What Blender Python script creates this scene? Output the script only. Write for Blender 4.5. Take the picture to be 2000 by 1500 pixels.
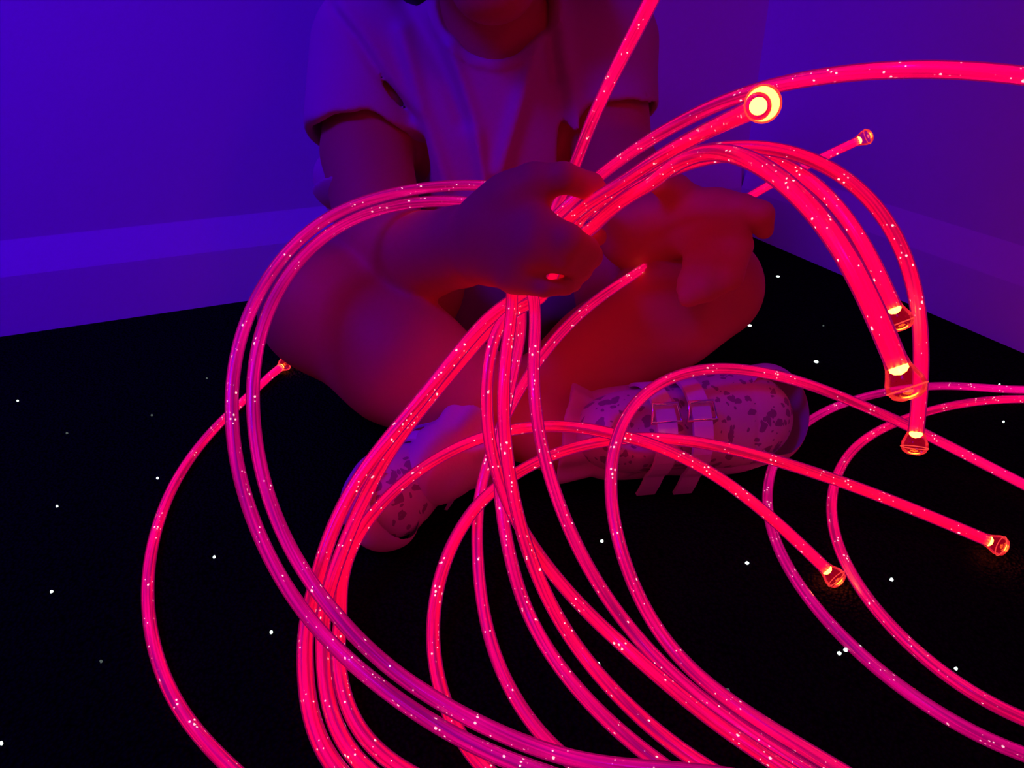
import bpy, math, random
import numpy as np
from mathutils import Vector, Matrix

random.seed(7)
rng = np.random.default_rng(7)
for o in list(bpy.data.objects):
    bpy.data.objects.remove(o)
SC = bpy.context.scene
COL = SC.collection

# ------------------------------------------------------------------ camera, world, lights, exposure
F = 1480.0                       # focal length for a 2000 px wide frame
H = 0.34                         # camera height above the carpet
TH = math.atan(800.0 / F)
CT, ST = math.cos(TH), math.sin(TH)
cam_d = bpy.data.cameras.new('camera')
cam_d.sensor_width = 36.0
cam_d.lens = F / 2000.0 * 36.0
cam_d.clip_start = 0.01
cam = bpy.data.objects.new('camera', cam_d)
COL.objects.link(cam)
cam.location = (0, 0, H)
cam.rotation_euler = (math.pi / 2 - TH, 0, 0)
SC.camera = cam

SC.view_settings.view_transform = 'Standard'
SC.view_settings.look = 'None'
SC.view_settings.exposure = 0.0
SC.view_settings.gamma = 1.0
SC.view_settings.use_curve_mapping = False
SC.cycles.use_denoising = True
SC.cycles.transparent_max_bounces = 32
SC.cycles.max_bounces = 8
SC.cycles.sample_clamp_indirect = 6.0

w = bpy.data.worlds.new('world')
SC.world = w
w.use_nodes = True
w.node_tree.nodes['Background'].inputs[0].default_value = (0.20, 0.0, 1.0, 1)
w.node_tree.nodes['Background'].inputs[1].default_value = 0.085


def area(name, loc, aim, size, col, power):
    d = bpy.data.lights.new(name, 'AREA')
    d.shape = 'RECTANGLE'
    d.size, d.size_y = size
    d.color = col
    d.energy = power
    o = bpy.data.objects.new(name, d)
    COL.objects.link(o)
    o.location = loc
    o.rotation_euler = (Vector(aim) - Vector(loc)).to_track_quat('-Z', 'Y').to_euler()
    return o


bl = area('blue_room_lamp', (-1.05, -0.1, 1.5), (-0.80, 1.0, 0.38), (0.8, 0.3), (0.055, 0.0, 1.0), 11.5)
bl.data.spread = math.radians(85)
rl = area('red_room_lamp', (0.60, -0.10, 0.95), (0.66, 0.5, 0.25), (0.25, 0.2), (1.0, 0.0, 0.05), 0.42)
rl.data.spread = math.radians(100)


# ------------------------------------------------------------------ geometry helpers
def D(px, py, z):
    """point seen at a photo pixel, z metres along the view axis"""
    x, v = px - 1000.0, 750.0 - py
    return Vector((x * z / F, z * (F * CT + v * ST) / F, H + z * (v * CT - F * ST) / F))


def zfloor(py, h=0.0):
    v = 750.0 - py
    return (H - h) * F / max(F * ST - v * CT, 60.0)


def G(px, py, h=0.0):
    return D(px, py, zfloor(py, h))


def mesh_obj(name, verts, faces, m, parent=None, smooth=True, uv=None):
    me = bpy.data.meshes.new(name)
    me.from_pydata([tuple(v) for v in verts], [], [tuple(int(i) for i in f) for f in faces])
    me.materials.append(m)
    if uv is not None:
        ul = me.uv_layers.new(name='UVMap')
        li = np.empty(len(me.loops), dtype=np.int32)
        ul.data.foreach_set('uv', np.asarray(uv, dtype=np.float32).ravel())
    if smooth:
        me.polygons.foreach_set('use_smooth', [True] * len(me.polygons))
    me.update()
    o = bpy.data.objects.new(name, me)
    COL.objects.link(o)
    if parent is not None:
        o.parent = parent
    return o


def empty(name, loc, label, cat, group=None):
    o = bpy.data.objects.new(name, None)
    COL.objects.link(o)
    o.location = loc
    o['label'] = label
    o['category'] = cat
    if group:
        o['group'] = group
    return o


def adopt(child, parent):
    """child mesh was built in world space; keep it there under a moved parent"""
    child.parent = parent
    child.matrix_parent_inverse = Matrix.Translation(parent.location).inverted()
    return child


def lathe(name, base, axis, prof, m, parent, segs=24):
    ax = Vector(axis).normalized()
    n = ax.orthogonal().normalized()
    b = ax.cross(n)
    v, f = [], []
    for (d, r) in prof:
        for j in range(segs):
            t = j / segs * 2 * math.pi
            v.append(base + ax * d + (n * math.cos(t) + b * math.sin(t)) * max(r, 1e-5))
    k = len(prof)
    for i in range(k - 1):
        for j in range(segs):
            j2 = (j + 1) % segs
            f.append((i * segs + j, i * segs + j2, (i + 1) * segs + j2, (i + 1) * segs + j))
    o = mesh_obj(name, v, f, m)
    adopt(o, parent)
    return o


# ------------------------------------------------------------------ materials
def mat(name):
    m = bpy.data.materials.new(name)
    m.use_nodes = True
    nt = m.node_tree
    nt.nodes.clear()
    out = nt.nodes.new('ShaderNodeOutputMaterial')
    return m, nt, out


def principled(name, col, rough=0.6, **kw):
    m, nt, out = mat(name)
    p = nt.nodes.new('ShaderNodeBsdfPrincipled')
    p.inputs['Base Color'].default_value = (*col, 1)
    p.inputs['Roughness'].default_value = rough
    for k, v in kw.items():
        p.inputs[k.replace('_', ' ')].default_value = v
    nt.links.new(p.outputs[0], out.inputs[0])
    return m, nt, p


def add_bump(nt, p, scale, strength, dist=0.002, detail=4.0, vec=None):
    n = nt.nodes.new('ShaderNodeTexNoise')
    n.inputs['Scale'].default_value = scale
    n.inputs['Detail'].default_value = detail
    tc = nt.nodes.new('ShaderNodeTexCoord')
    nt.links.new(tc.outputs['Object'], n.inputs['Vector'])
    b = nt.nodes.new('ShaderNodeBump')
    b.inputs['Strength'].default_value = strength
    b.inputs['Distance'].default_value = dist
    nt.links.new(n.outputs[0], b.inputs['Height'])
    nt.links.new(b.outputs[0], p.inputs['Normal'])


M = {}
M['wall'], nt, p = principled('wall_paint', (0.72, 0.72, 0.72), 0.75)
add_bump(nt, p, 60, 0.08)
M['board'], nt, p = principled('board_paint', (0.78, 0.78, 0.78), 0.45)
M['skin'], nt, p = principled('skin', (0.66, 0.32, 0.09), 0.6, Specular_IOR_Level=0.25, Subsurface_Weight=0.12, Subsurface_Scale=0.01)
add_bump(nt, p, 900, 0.10, 0.0004)
M['nail'], nt, p = principled('nail', (0.80, 0.58, 0.52), 0.3)
M['hair'], nt, p = principled('hair', (0.02, 0.012, 0.01), 0.45)
M['eye'], nt, p = principled('eye', (0.8, 0.8, 0.8), 0.15)
M['shirt'], nt, p = principled('shirt_cotton', (0.62, 0.34, 0.34), 0.9, Specular_IOR_Level=0.2)
add_bump(nt, p, 1400, 0.12, 0.0004)
M['shorts'], nt, p = principled('shorts_cotton', (0.24, 0.15, 0.16), 0.9, Specular_IOR_Level=0.2)
M['sock'], nt, p = principled('sock_knit', (0.66, 0.5, 0.45), 0.9, Specular_IOR_Level=0.2)
add_bump(nt, p, 900, 0.3, 0.0006)
M['sole'], nt, p = principled('shoe_sole', (0.66, 0.5, 0.5), 0.5, Specular_IOR_Level=0.3)
M['metal'], nt, p = principled('buckle_metal', (0.75, 0.75, 0.8), 0.2, Metallic=1.0)
M['strap'], nt, p = principled('shoe_strap', (0.66, 0.6, 0.66), 0.55)

# printed shoe upper: pale leather with darker spots and small leaves
m, nt, out = mat('shoe_print')
p = nt.nodes.new('ShaderNodeBsdfPrincipled')
p.inputs['Roughness'].default_value = 0.5
tc = nt.nodes.new('ShaderNodeTexCoord')
ns = nt.nodes.new('ShaderNodeTexNoise'); ns.inputs['Scale'].default_value = 90
mx = nt.nodes.new('ShaderNodeMix'); mx.data_type = 'VECTOR'; mx.inputs[0].default_value = 0.012
nt.links.new(tc.outputs['Object'], mx.inputs[4]); nt.links.new(tc.outputs['Object'], ns.inputs['Vector'])
nt.links.new(ns.outputs['Color'], mx.inputs[5])
vo = nt.nodes.new('ShaderNodeTexVoronoi'); vo.inputs['Scale'].default_value = 130
nt.links.new(mx.outputs[1], vo.inputs['Vector'])
sep = nt.nodes.new('ShaderNodeSeparateColor'); nt.links.new(vo.outputs['Color'], sep.inputs[0])
th = nt.nodes.new('ShaderNodeMath'); th.operation = 'MULTIPLY_ADD'
th.inputs[1].default_value = 0.42; th.inputs[2].default_value = 0.12
nt.links.new(sep.outputs[0], th.inputs[0])
lt = nt.nodes.new('ShaderNodeMath'); lt.operation = 'LESS_THAN'
nt.links.new(vo.outputs['Distance'], lt.inputs[0]); nt.links.new(th.outputs[0], lt.inputs[1])
mc = nt.nodes.new('ShaderNodeMix'); mc.data_type = 'RGBA'
mc.inputs[6].default_value = (0.60, 0.5, 0.46, 1); mc.inputs[7].default_value = (0.24, 0.12, 0.20, 1)
nt.links.new(lt.outputs[0], mc.inputs[0]); nt.links.new(mc.outputs[2], p.inputs['Base Color'])
nt.links.new(p.outputs[0], out.inputs[0])
M['print'] = m

# black carpet
m, nt, out = mat('carpet_black')
p = nt.nodes.new('ShaderNodeBsdfPrincipled')
p.inputs['Roughness'].default_value = 1.0
p.inputs['Specular IOR Level'].default_value = 0.0
p.inputs['Base Color'].default_value = (0.0035, 0.0035, 0.0035, 1)
tc = nt.nodes.new('ShaderNodeTexCoord')
vo = nt.nodes.new('ShaderNodeTexVoronoi'); vo.inputs['Scale'].default_value = 420
nt.links.new(tc.outputs['Object'], vo.inputs['Vector'])
cr = nt.nodes.new('ShaderNodeMix'); cr.data_type = 'RGBA'
cr.inputs[6].default_value = (0.012, 0.011, 0.011, 1); cr.inputs[7].default_value = (0.0012, 0.0012, 0.0012, 1)
nt.links.new(vo.outputs['Distance'], cr.inputs[0]); nt.links.new(cr.outputs[2], p.inputs['Base Color'])
b = nt.nodes.new('ShaderNodeBump'); b.inputs['Strength'].default_value = 1.0; b.inputs['Distance'].default_value = 0.003
b.invert = True
nt.links.new(vo.outputs['Distance'], b.inputs['Height']); nt.links.new(b.outputs[0], p.inputs['Normal'])
nt.links.new(p.outputs[0], out.inputs[0])
M['carpet'] = m


def emis(name, col, s):
    m, nt, out = mat(name)
    e = nt.nodes.new('ShaderNodeEmission')
    e.inputs[0].default_value = (*col, 1)
    e.inputs[1].default_value = s
    nt.links.new(e.outputs[0], out.inputs[0])
    return m


M['star'] = emis('star_light_point', (0.85, 1.0, 0.95), 1.6)
M['star_dim'] = emis('star_light_point_faint', (0.8, 1.0, 0.95), 0.10)
M['tip'] = emis('fibre_end_glow', (1.0, 0.12, 0.007), 80.0)


def core_mat(name, red, blue, whiteness):
    """side-glow fibre bundle: red light leaking through the strands, sparkling at nicks"""
    m, nt, out = mat(name)
    N, L = nt.nodes, nt.links
    uv = N.new('ShaderNodeUVMap')
    sx = N.new('ShaderNodeSeparateXYZ'); L.new(uv.outputs[0], sx.inputs[0])

    def comb(ux, vx):
        c = N.new('ShaderNodeCombineXYZ')
        a = N.new('ShaderNodeMath'); a.operation = 'MULTIPLY'; a.inputs[1].default_value = ux; L.new(sx.outputs[0], a.inputs[0])
        b = N.new('ShaderNodeMath'); b.operation = 'MULTIPLY'; b.inputs[1].default_value = vx; L.new(sx.outputs[1], b.inputs[0])
        L.new(a.outputs[0], c.inputs[0]); L.new(b.outputs[0], c.inputs[1])
        return c

    def math_(op, a, b=None, c=None, clamp=False):
        n = N.new('ShaderNodeMath'); n.operation = op; n.use_clamp = clamp
        for i, x in enumerate((a, b, c)):
            if x is None:
                continue
            if isinstance(x, (int, float)):
                n.inputs[i].default_value = x
            else:
                L.new(x, n.inputs[i])
        return n.outputs[0]
    # long streaks: the separate strands
    st = N.new('ShaderNodeTexNoise'); st.inputs['Scale'].default_value = 1.0; st.inputs['Detail'].default_value = 1.0
    L.new(comb(14, 11).outputs[0], st.inputs['Vector'])
    streak = math_('MULTIPLY_ADD', st.outputs[0], 2.6, -0.55, clamp=False)
    # slow change along the length
    sl = N.new('ShaderNodeTexNoise'); sl.inputs['Scale'].default_value = 1.0
    L.new(comb(16, 1.2).outputs[0], sl.inputs['Vector'])
    slow = math_('MULTIPLY_ADD', sl.outputs[0], 1.1, 0.42)
    # brighter in the last 12 cm before the tip
    tipb = math_('MULTIPLY_ADD', sx.outputs[0], -7.0, 1.0, clamp=True)
    base = math_('MULTIPLY', math_('MAXIMUM', streak, 0.32), slow)
    base = math_('MULTIPLY', base, red)
    base = math_('ADD', base, math_('MULTIPLY', tipb, 0.7))
    # sparkles, clustered in rings
    vo = N.new('ShaderNodeTexVoronoi'); vo.inputs['Scale'].default_value = 1.0
    L.new(comb(340, 8.0).outputs[0], vo.inputs['Vector'])
    cl = N.new('ShaderNodeTexNoise'); cl.inputs['Scale'].default_value = 1.0; cl.inputs['Detail'].default_value = 0
    L.new(comb(75, 0.7).outputs[0], cl.inputs['Vector'])
    sc = N.new('ShaderNodeSeparateColor'); L.new(vo.outputs['Color'], sc.inputs[0])
    size = math_('MULTIPLY', math_('POWER', sc.outputs[0], 1.4), math_('MULTIPLY_ADD', cl.outputs[0], 4.0, -1.4, clamp=True))
    spark = math_('MULTIPLY_ADD', math_('DIVIDE', vo.outputs['Distance'], math_('MULTIPLY_ADD', size, 0.42, 0.02)), -1.0, 1.0, clamp=True)
    spark = math_('MULTIPLY', math_('GREATER_THAN', spark, 0.25), math_('GREATER_THAN', size, 0.05))
    cc = N.new('ShaderNodeCombineColor')
    L.new(math_('ADD', base, math_('MULTIPLY', spark, 1.2)), cc.inputs[0])
    L.new(math_('MULTIPLY', spark, whiteness), cc.inputs[1])
    L.new(math_('ADD', math_('MULTIPLY', base, blue), math_('MULTIPLY', spark, whiteness * 0.9)), cc.inputs[2])
    p = N.new('ShaderNodeBsdfPrincipled')
    p.inputs['Base Color'].default_value = (0.16, 0.16, 0.16, 1)
    p.inputs['Roughness'].default_value = 0.35
    L.new(cc.outputs[0], p.inputs['Emission Color'])
    p.inputs['Emission Strength'].default_value = 1.0
    L.new(p.outputs[0], out.inputs[0])
    return m


M['core'] = core_mat('fibre_strands_red', 0.90, 0.07, 0.8)
M['core_hot'] = core_mat('fibre_strands_bright_red', 1.1, 0.022, 0.85)
M['core_soft'] = core_mat('fibre_strands_magenta', 0.60, 0.20, 0.75)


def clear_mat(name, tint, glow, gloss):
    m, nt, out = mat(name)
    N, L = nt.nodes, nt.links
    t = N.new('ShaderNodeBsdfTransparent'); t.inputs[0].default_value = (*tint, 1)
    g = N.new('ShaderNodeBsdfGlossy'); g.inputs['Roughness'].default_value = 0.12
    fr = N.new('ShaderNodeFresnel'); fr.inputs[0].default_value = gloss
    mx = N.new('ShaderNodeMixShader')
    L.new(fr.outputs[0], mx.inputs[0]); L.new(t.outputs[0], mx.inputs[1]); L.new(g.outputs[0], mx.inputs[2])
    e = N.new('ShaderNodeEmission'); e.inputs[0].default_value = (*glow, 1); e.inputs[1].default_value = 1.0
    a = N.new('ShaderNodeAddShader')
    L.new(mx.outputs[0], a.inputs[0]); L.new(e.outputs[0], a.inputs[1])
    L.new(a.outputs[0], out.inputs[0])
    return m


M['sheath'] = clear_mat('clear_sheath', (0.97, 0.93, 0.97), (0.05, 0.0, 0.016), 1.33)
M['cap'] = clear_mat('clear_cap', (0.93, 0.8, 0.84), (0.14, 0.0, 0.004), 1.3)
M['rim'] = emis('cap_rim_glow', (1.0, 0.06, 0.05), 1.1)

# ------------------------------------------------------------------ the room
A0, A1 = G(0, 658), G(480, 588)
B0, B1 = G(2000, 690), G(1475, 465)
da = (A1 - A0).normalized()
db = (B1 - B0).normalized()
# corner of the two baseboard feet
t = ((B0.x - A0.x) * db.y - (B0.y - A0.y) * db.x) / (da.x * db.y - da.y * db.x)
CORNER = A0 + da * t
TB = 0.008                                         # baseboard thickness


def slab(name, c0, c1, outward, prof, m):
    """extrude an (offset outward, height) profile from c0 to c1"""
    v, f = [], []
    for c in (c0, c1):
        for (a, z) in prof:
            v.append((c.x + outward.x * a, c.y + outward.y * a, z))
    n = len(prof)
    for i in range(n):
        j = (i + 1) % n
        f.append((i, j, n + j, n + i))
    f.append(tuple(range(n))[::-1]); f.append(tuple(range(n, 2 * n)))
    o = mesh_obj(name, v, f, m, smooth=False)
    o['kind'] = 'structure'
    return o


na = Vector((-da.y, da.x, 0)); na = na if na.y > 0 else -na         # outward, away from the camera
nb = Vector((-db.y, db.x, 0)); nb = nb if nb.x > 0 else -nb
BH, BF = 0.100, 0.064
board = [(-0.0, 0), (0, BF), (TB, BH), (TB, 0)]
wallp = [(TB, 0), (TB, 2.3), (TB + 0.1, 2.3), (TB + 0.1, 0)]
ext = 1.9
slab('baseboard_left', CORNER - da * ext, CORNER + da * 0.0, na, board, M['board'])
slab('wall_left', CORNER - da * ext, CORNER + da * 0.14, na, wallp, M['wall'])
slab('baseboard_right', CORNER - db * ext, CORNER + db * 0.0, nb, board, M['board'])
slab('wall_right', CORNER - db * ext, CORNER + db * 0.02, nb, wallp, M['wall'])
fl = mesh_obj('floor', [(-2.2, -1.2, -0.02), (2.4, -1.2, -0.02), (2.4, 2.2, -0.02), (-2.2, 2.2, -0.02),
                        (-2.2, -1.2, 0), (2.4, -1.2, 0), (2.4, 2.2, 0), (-2.2, 2.2, 0)],
              [(3, 2, 1, 0), (4, 5, 6, 7), (0, 1, 5, 4), (1, 2, 6, 5), (2, 3, 7, 6), (3, 0, 4, 7)], M['carpet'], smooth=False)
fl['kind'] = 'structure'

# ------------------------------------------------------------------ signed-distance modelling for soft bodies
def rcone(a, b, ra, rb):
    a, b = np.array(a, float), np.array(b, float)

    def f(X, Y, Z):
        ba = b - a
        l2 = float(ba @ ba) + 1e-12
        px, py, pz = X - a[0], Y - a[1], Z - a[2]
        t = np.clip((px * ba[0] + py * ba[1] + pz * ba[2]) / l2, 0, 1)
        dx, dy, dz = px - ba[0] * t, py - ba[1] * t, pz - ba[2] * t
        return np.sqrt(dx * dx + dy * dy + dz * dz) - (ra + (rb - ra) * t)
    r = max(ra, rb)
    return f, (np.minimum(a, b) - r, np.maximum(a, b) + r)


def ellip(c, r, rot=None):
    c, r = np.array(c, float), np.array(r, float)
    Rm = np.array(rot.to_3x3().transposed()) if rot is not None else None

    def f(X, Y, Z):
        x, y, z = X - c[0], Y - c[1], Z - c[2]
        if Rm is not None:
            x, y, z = (Rm[0, 0] * x + Rm[0, 1] * y + Rm[0, 2] * z, Rm[1, 0] * x + Rm[1, 1] * y + Rm[1, 2] * z, Rm[2, 0] * x + Rm[2, 1] * y + Rm[2, 2] * z)
        k0 = np.sqrt((x / r[0]) ** 2 + (y / r[1]) ** 2 + (z / r[2]) ** 2)
        k1 = np.sqrt((x / r[0] ** 2) ** 2 + (y / r[1] ** 2) ** 2 + (z / r[2] ** 2) ** 2) + 1e-9
        return k0 * (k0 - 1.0) / k1
    m = max(r)
    return f, (c - m, c + m)


class Field:
    def __init__(self, lo, hi, h):
        self.lo, self.h = np.array(lo, float), h
        self.n = [int(round((b - a) / h)) + 1 for a, b in zip(lo, hi)]
        self.f = np.full(self.n, 1.0, dtype=np.float32)

    def block(self, bb, pad):
        sl, ax = [], []
        for k in range(3):
            i0 = max(int((bb[0][k] - pad - self.lo[k]) / self.h), 0)
            i1 = min(int((bb[1][k] + pad - self.lo[k]) / self.h) + 2, self.n[k])
            if i1 <= i0:
                return None, None
            sl.append(slice(i0, i1))
            ax.append((self.lo[k] + np.arange(i0, i1) * self.h).astype(np.float32))
        X, Y, Z = np.meshgrid(*ax, indexing='ij', sparse=True)
        return tuple(sl), (X, Y, Z)

    def add(self, prim, k=0.01, op='union'):
        fn, bb = prim
        sl, g = self.block(bb, max(0.02, k * 1.5))
        if sl is None:
            return self
        d = fn(*g)
        o = self.f[sl]
        if op == 'union':
            hh = np.maximum(k - np.abs(o - d), 0) / max(k, 1e-6)
            self.f[sl] = np.minimum(o, d) - hh * hh * k * 0.25
        else:
            hh = np.maximum(k - np.abs(o + d), 0) / max(k, 1e-6)
            self.f[sl] = np.maximum(o, -d) + hh * hh * k * 0.25
        return self

    def warp(self, fn, bb, pad=0.0):
        sl, g = self.block(bb, pad)
        self.f[sl] = self.f[sl] + fn(*g)

    def mesh(self):
        f, h = self.f, self.h
        s = f < 0
        c = [s[i:f.shape[0] - 1 + i, j:f.shape[1] - 1 + j, k:f.shape[2] - 1 + k] for i in (0, 1) for j in (0, 1) for k in (0, 1)]
        anyc, allc = c[0].copy(), c[0].copy()
        for q in c[1:]:
            anyc |= q; allc &= q
        act = anyc & ~allc
        idx = np.argwhere(act)
        offs = np.array([(i, j, k) for i in (0, 1) for j in (0, 1) for k in (0, 1)])
        vals = np.stack([f[idx[:, 0] + o[0], idx[:, 1] + o[1], idx[:, 2] + o[2]] for o in offs], 1)
        acc = np.zeros((len(idx), 3)); cnt = np.zeros(len(idx))
        for a in range(8):
            for b in range(a + 1, 8):
                if np.abs(offs[a] - offs[b]).sum() != 1:
                    continue
                va, vb = vals[:, a], vals[:, b]
                m = (va < 0) != (vb < 0)
                t = np.where(m, va / np.where(m, va - vb, 1), 0)
                p = offs[a] + t[:, None] * (offs[b] - offs[a])
                acc += p * m[:, None]; cnt += m
        V = (idx + acc / cnt[:, None]) * h + self.lo
        vid = np.full(act.shape, -1, dtype=np.int32)
        vid[act] = np.arange(len(idx))
        faces = []
        for ax in range(3):
            u, v = (ax + 1) % 3, (ax + 2) % 3
            s0 = [slice(None)] * 3; s1 = [slice(None)] * 3
            s0[ax] = slice(0, -1); s1[ax] = slice(1, None)
            for q in (u, v):
                s0[q] = slice(1, -1); s1[q] = slice(1, -1)
            a_, b_ = s[tuple(s0)], s[tuple(s1)]
            e = np.argwhere(a_ != b_)
            ins = a_[tuple(e.T)]
            base = e.copy(); base[:, u] += 1; base[:, v] += 1

            def cell(du, dv):
                q = base.copy(); q[:, u] -= du; q[:, v] -= dv
                return vid[tuple(q.T)]
            quad = np.stack([cell(1, 1), cell(0, 1), cell(0, 0), cell(1, 0)], 1)
            quad[~ins] = quad[~ins][:, ::-1]
            faces.append(quad)
        F_ = np.concatenate(faces)
        F_ = F_[(F_ >= 0).all(1)]
        return V, F_


def relax(V, Fc, n=3, amt=0.5):
    for _ in range(n):
        acc = np.zeros_like(V); cnt = np.zeros(len(V))
        for k in range(4):
            a, b = Fc[:, k], Fc[:, (k + 1) % 4]
            np.add.at(acc, a, V[b]); np.add.at(cnt, a, 1)
            np.add.at(acc, b, V[a]); np.add.at(cnt, b, 1)
        V = V * (1 - amt) + acc / np.maximum(cnt, 1)[:, None] * amt
    return V


def field_obj(name, fld, m, parent, n=3):
    V, Fc = fld.mesh()
    V = relax(V, Fc, n)
    o = mesh_obj(name, V, Fc, m)
    adopt(o, parent)
    return o


def chain(fld, pts, k, kk=None):
    """pts: (Vector, radius)"""
    for i, ((a, ra), (b, rb)) in enumerate(zip(pts[:-1], pts[1:])):
        fld.add(rcone(a, b, ra, rb), k if i == 0 else (kk if kk is not None else k))


def P(px, py, z, rpx):
    return (D(px, py, z), rpx * z / F)


# ------------------------------------------------------------------ the child
child = empty('person', (-0.02, 0.70, 0.0),
              'young child sitting cross-legged in pale t-shirt and patterned shoes, holding glowing strands', 'person')

SH_R, SH_L = Vector((-0.122, 0.715, 0.283)), Vector((0.078, 0.715, 0.283))
EL_R = P(748, 482, .60, 84)
EL_L = P(1250, 444, .586, 84)
UA_R = [(SH_R, 0.038), (D(716, 300, .645), 0.038), EL_R]
UA_L = [(SH_L, 0.036), (D(1196, 300, .655), 0.034), EL_L]
HIP_R, HIP_L = Vector((-0.075, 0.735, 0.072)), Vector((0.055, 0.735, 0.072))
KN_R = P(632, 606, .585, 112)
KN_L = P(1385, 562, .605, 92)
AN_R = P(1075, 848, .572, 60)
AN_L = (Vector((-0.050, 0.490, 0.036)), 0.024)

body = Field((-0.24, 0.34, -0.006), (0.28, 0.86, 0.52), 0.0021)
# trunk
body.add(ellip((-0.012, 0.745, 0.076), (0.088, 0.074, 0.078)), 0.02)
body.add(ellip((-0.018, 0.722, 0.150), (0.074, 0.060, 0.085)), 0.04)
body.add(ellip((-0.022, 0.712, 0.235), (0.080, 0.058, 0.080)), 0.04)
chain(body, [(SH_R + Vector((0.02, 0, 0)), 0.036), (SH_L - Vector((0.02, 0, 0)), 0.036)], 0.03)
chain(body, [(Vector((-0.020, 0.708, 0.28)), 0.040), (Vector((-0.016, 0.690, 0.345)), 0.031)], 0.03)
# head
HC = Vector((-0.016, 0.690, 0.405))
body.add(ellip(HC + Vector((0, 0.015, 0.015)), (0.070, 0.080, 0.075)), 0.02)
body.add(ellip((-0.014, 0.655, 0.368), (0.054, 0.052, 0.056)), 0.03)     # cheeks and jaw
body.add(ellip((-0.014, 0.614, 0.326), (0.025, 0.020, 0.018)), 0.028)    # chin
body.add(ellip((-0.014, 0.597, 0.378), (0.0095, 0.012, 0.008)), 0.012)   # nose
body.add(rcone((-0.014, 0.604, 0.383), (-0.014, 0.612, 0.405), 0.006, 0.005), 0.012)
for sx in (-1, 1):
    body.add(ellip((-0.014 + sx * 0.032, 0.618, 0.368), (0.022, 0.018, 0.020)), 0.02)   # cheeks
    body.add(ellip((-0.014 + sx * 0.0075, 0.600, 0.3815), (0.005, 0.006, 0.0045)), 0.006)
    body.add(ellip((-0.014 + sx * 0.025, 0.607, 0.400), (0.012, 0.008, 0.008)), 0.004, 'sub')  # sockets
    body.add(ellip((-0.016 + sx * 0.071, 0.700, 0.392), (0.010, 0.016, 0.022)), 0.008)
    body.add(ellip((-0.016 + sx * 0.079, 0.694, 0.394), (0.005, 0.009, 0.013)), 0.004, 'sub')
body.add(rcone((-0.026, 0.6035, 0.3555), (-0.002, 0.6035, 0.3555), 0.0042, 0.0042), 0.006)   # lips
body.add(rcone((-0.023, 0.6045, 0.3490), (-0.005, 0.6045, 0.3490), 0.0046, 0.0046), 0.006)
# legs
chain(body, [(HIP_R, 0.062), (D(760, 560, .66), 0.056), KN_R], 0.03)
chain(body, [(HIP_L, 0.062), (D(1250, 540, .675), 0.054), KN_L], 0.03)
chain(body, [KN_R, P(785, 706, .575, 118), P(930, 786, .572, 96), AN_R, P(1140, 858, .568, 52)], 0.02)
chain(body, [KN_L, P(1300, 610, .595, 104), P(1180, 690, .60, 94), (D(1000, 800, .60), 0.028), AN_L], 0.02)
# arms
chain(body, UA_R, 0.02, 0.004)
chain(body, UA_L, 0.02, 0.004)
chain(body, [EL_R, P(835, 497, .56, 82), P(900, 482, .527, 78), P(948, 470, .505, 72)], 0.013, 0.004)
# right hand: a fist wrapped over the strands, back of the hand to the camera
HZ = 0.478
body.add(ellip(D(990, 452, .495), (0.030, 0.015, 0.034)), 0.015)
fk = 0.0025
for pts in ([P(955, 440, .500, 50), P(1005, 390, .485, 44), P(1045, 358, HZ, 38)],
            [P(955, 455, .498, 50), P(1048, 446, HZ - .004, 40)],
            [P(955, 480, .498, 50), P(1045, 485, HZ - .004, 44)],
            [P(955, 500, .500, 46), P(1010, 530, .484, 40)]):
    chain(body, pts, 0.012)
chain(body, [P(1045, 358, HZ, 38), P(1100, 347, HZ - .006, 30), P(1152, 364, .486, 27), P(1178, 388, .512, 23), P(1162, 400, .545, 20)], 0.005, fk)      # index
chain(body, [P(1048, 446, HZ - .004, 40), P(1106, 472, HZ - .010, 36), P(1142, 490, .486, 29), P(1152, 500, .512, 25), P(1125, 492, .545, 21)], 0.004, fk)  # middle
chain(body, [P(1040, 488, HZ - .004, 40), P(1095, 505, HZ - .004, 29), P(1128, 520, .488, 25), P(1134, 528, .512, 22), P(1110, 520, .545, 20)], 0.006, fk)  # ring
chain(body, [P(1005, 543, .486, 32), P(1062, 564, HZ, 17), P(1105, 560, .490, 17), P(1118, 552, .512, 18), P(1100, 545, .540, 17)], 0.005, 0.002)          # little
chain(body, [P(985, 430, .515, 40), P(1030, 452, .540, 32), P(1095, 470, .557, 27), P(1140, 466, .550, 24), P(1166, 462, .540, 20)], 0.006, fk)              # thumb, behind the strands
# left hand: half open, fingers spread
chain(body, [EL_L, P(1295, 432, .568, 76), P(1335, 432, .552, 62)], 0.004)
body.add(ellip(D(1385, 440, .535), (0.026, 0.016, 0.026)), 0.007)
chain(body, [P(1330, 430, .557, 62), P(1395, 442, .535, 58)], 0.006)
chain(body, [P(1350, 410, .545, 40), P(1318, 372, .530, 32), P(1290, 358, .518, 24)], 0.008, fk)                                       # thumb
chain(body, [P(1400, 415, .532, 40), P(1448, 410, .520, 31), P(1484, 420, .515, 28), P(1492, 448, .520, 20)], 0.008, fk)               # index
chain(body, [P(1410, 440, .532, 40), P(1438, 480, .520, 32), P(1425, 540, .515, 27), P(1385, 568, .520, 21)], 0.005, fk)               # middle
chain(body, [P(1395, 460, .532, 42), P(1398, 515, .522, 31), P(1375, 562, .518, 27), P(1345, 580, .522, 21)], 0.005, 0.003)            # ring
chain(body, [P(1370, 465, .535, 38), P(1362, 515, .528, 27), P(1348, 548, .524, 23), P(1338, 566, .530, 18)], 0.008, 0.003)            # little
ob = field_obj('body', body, M['skin'], child, n=2)
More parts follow.
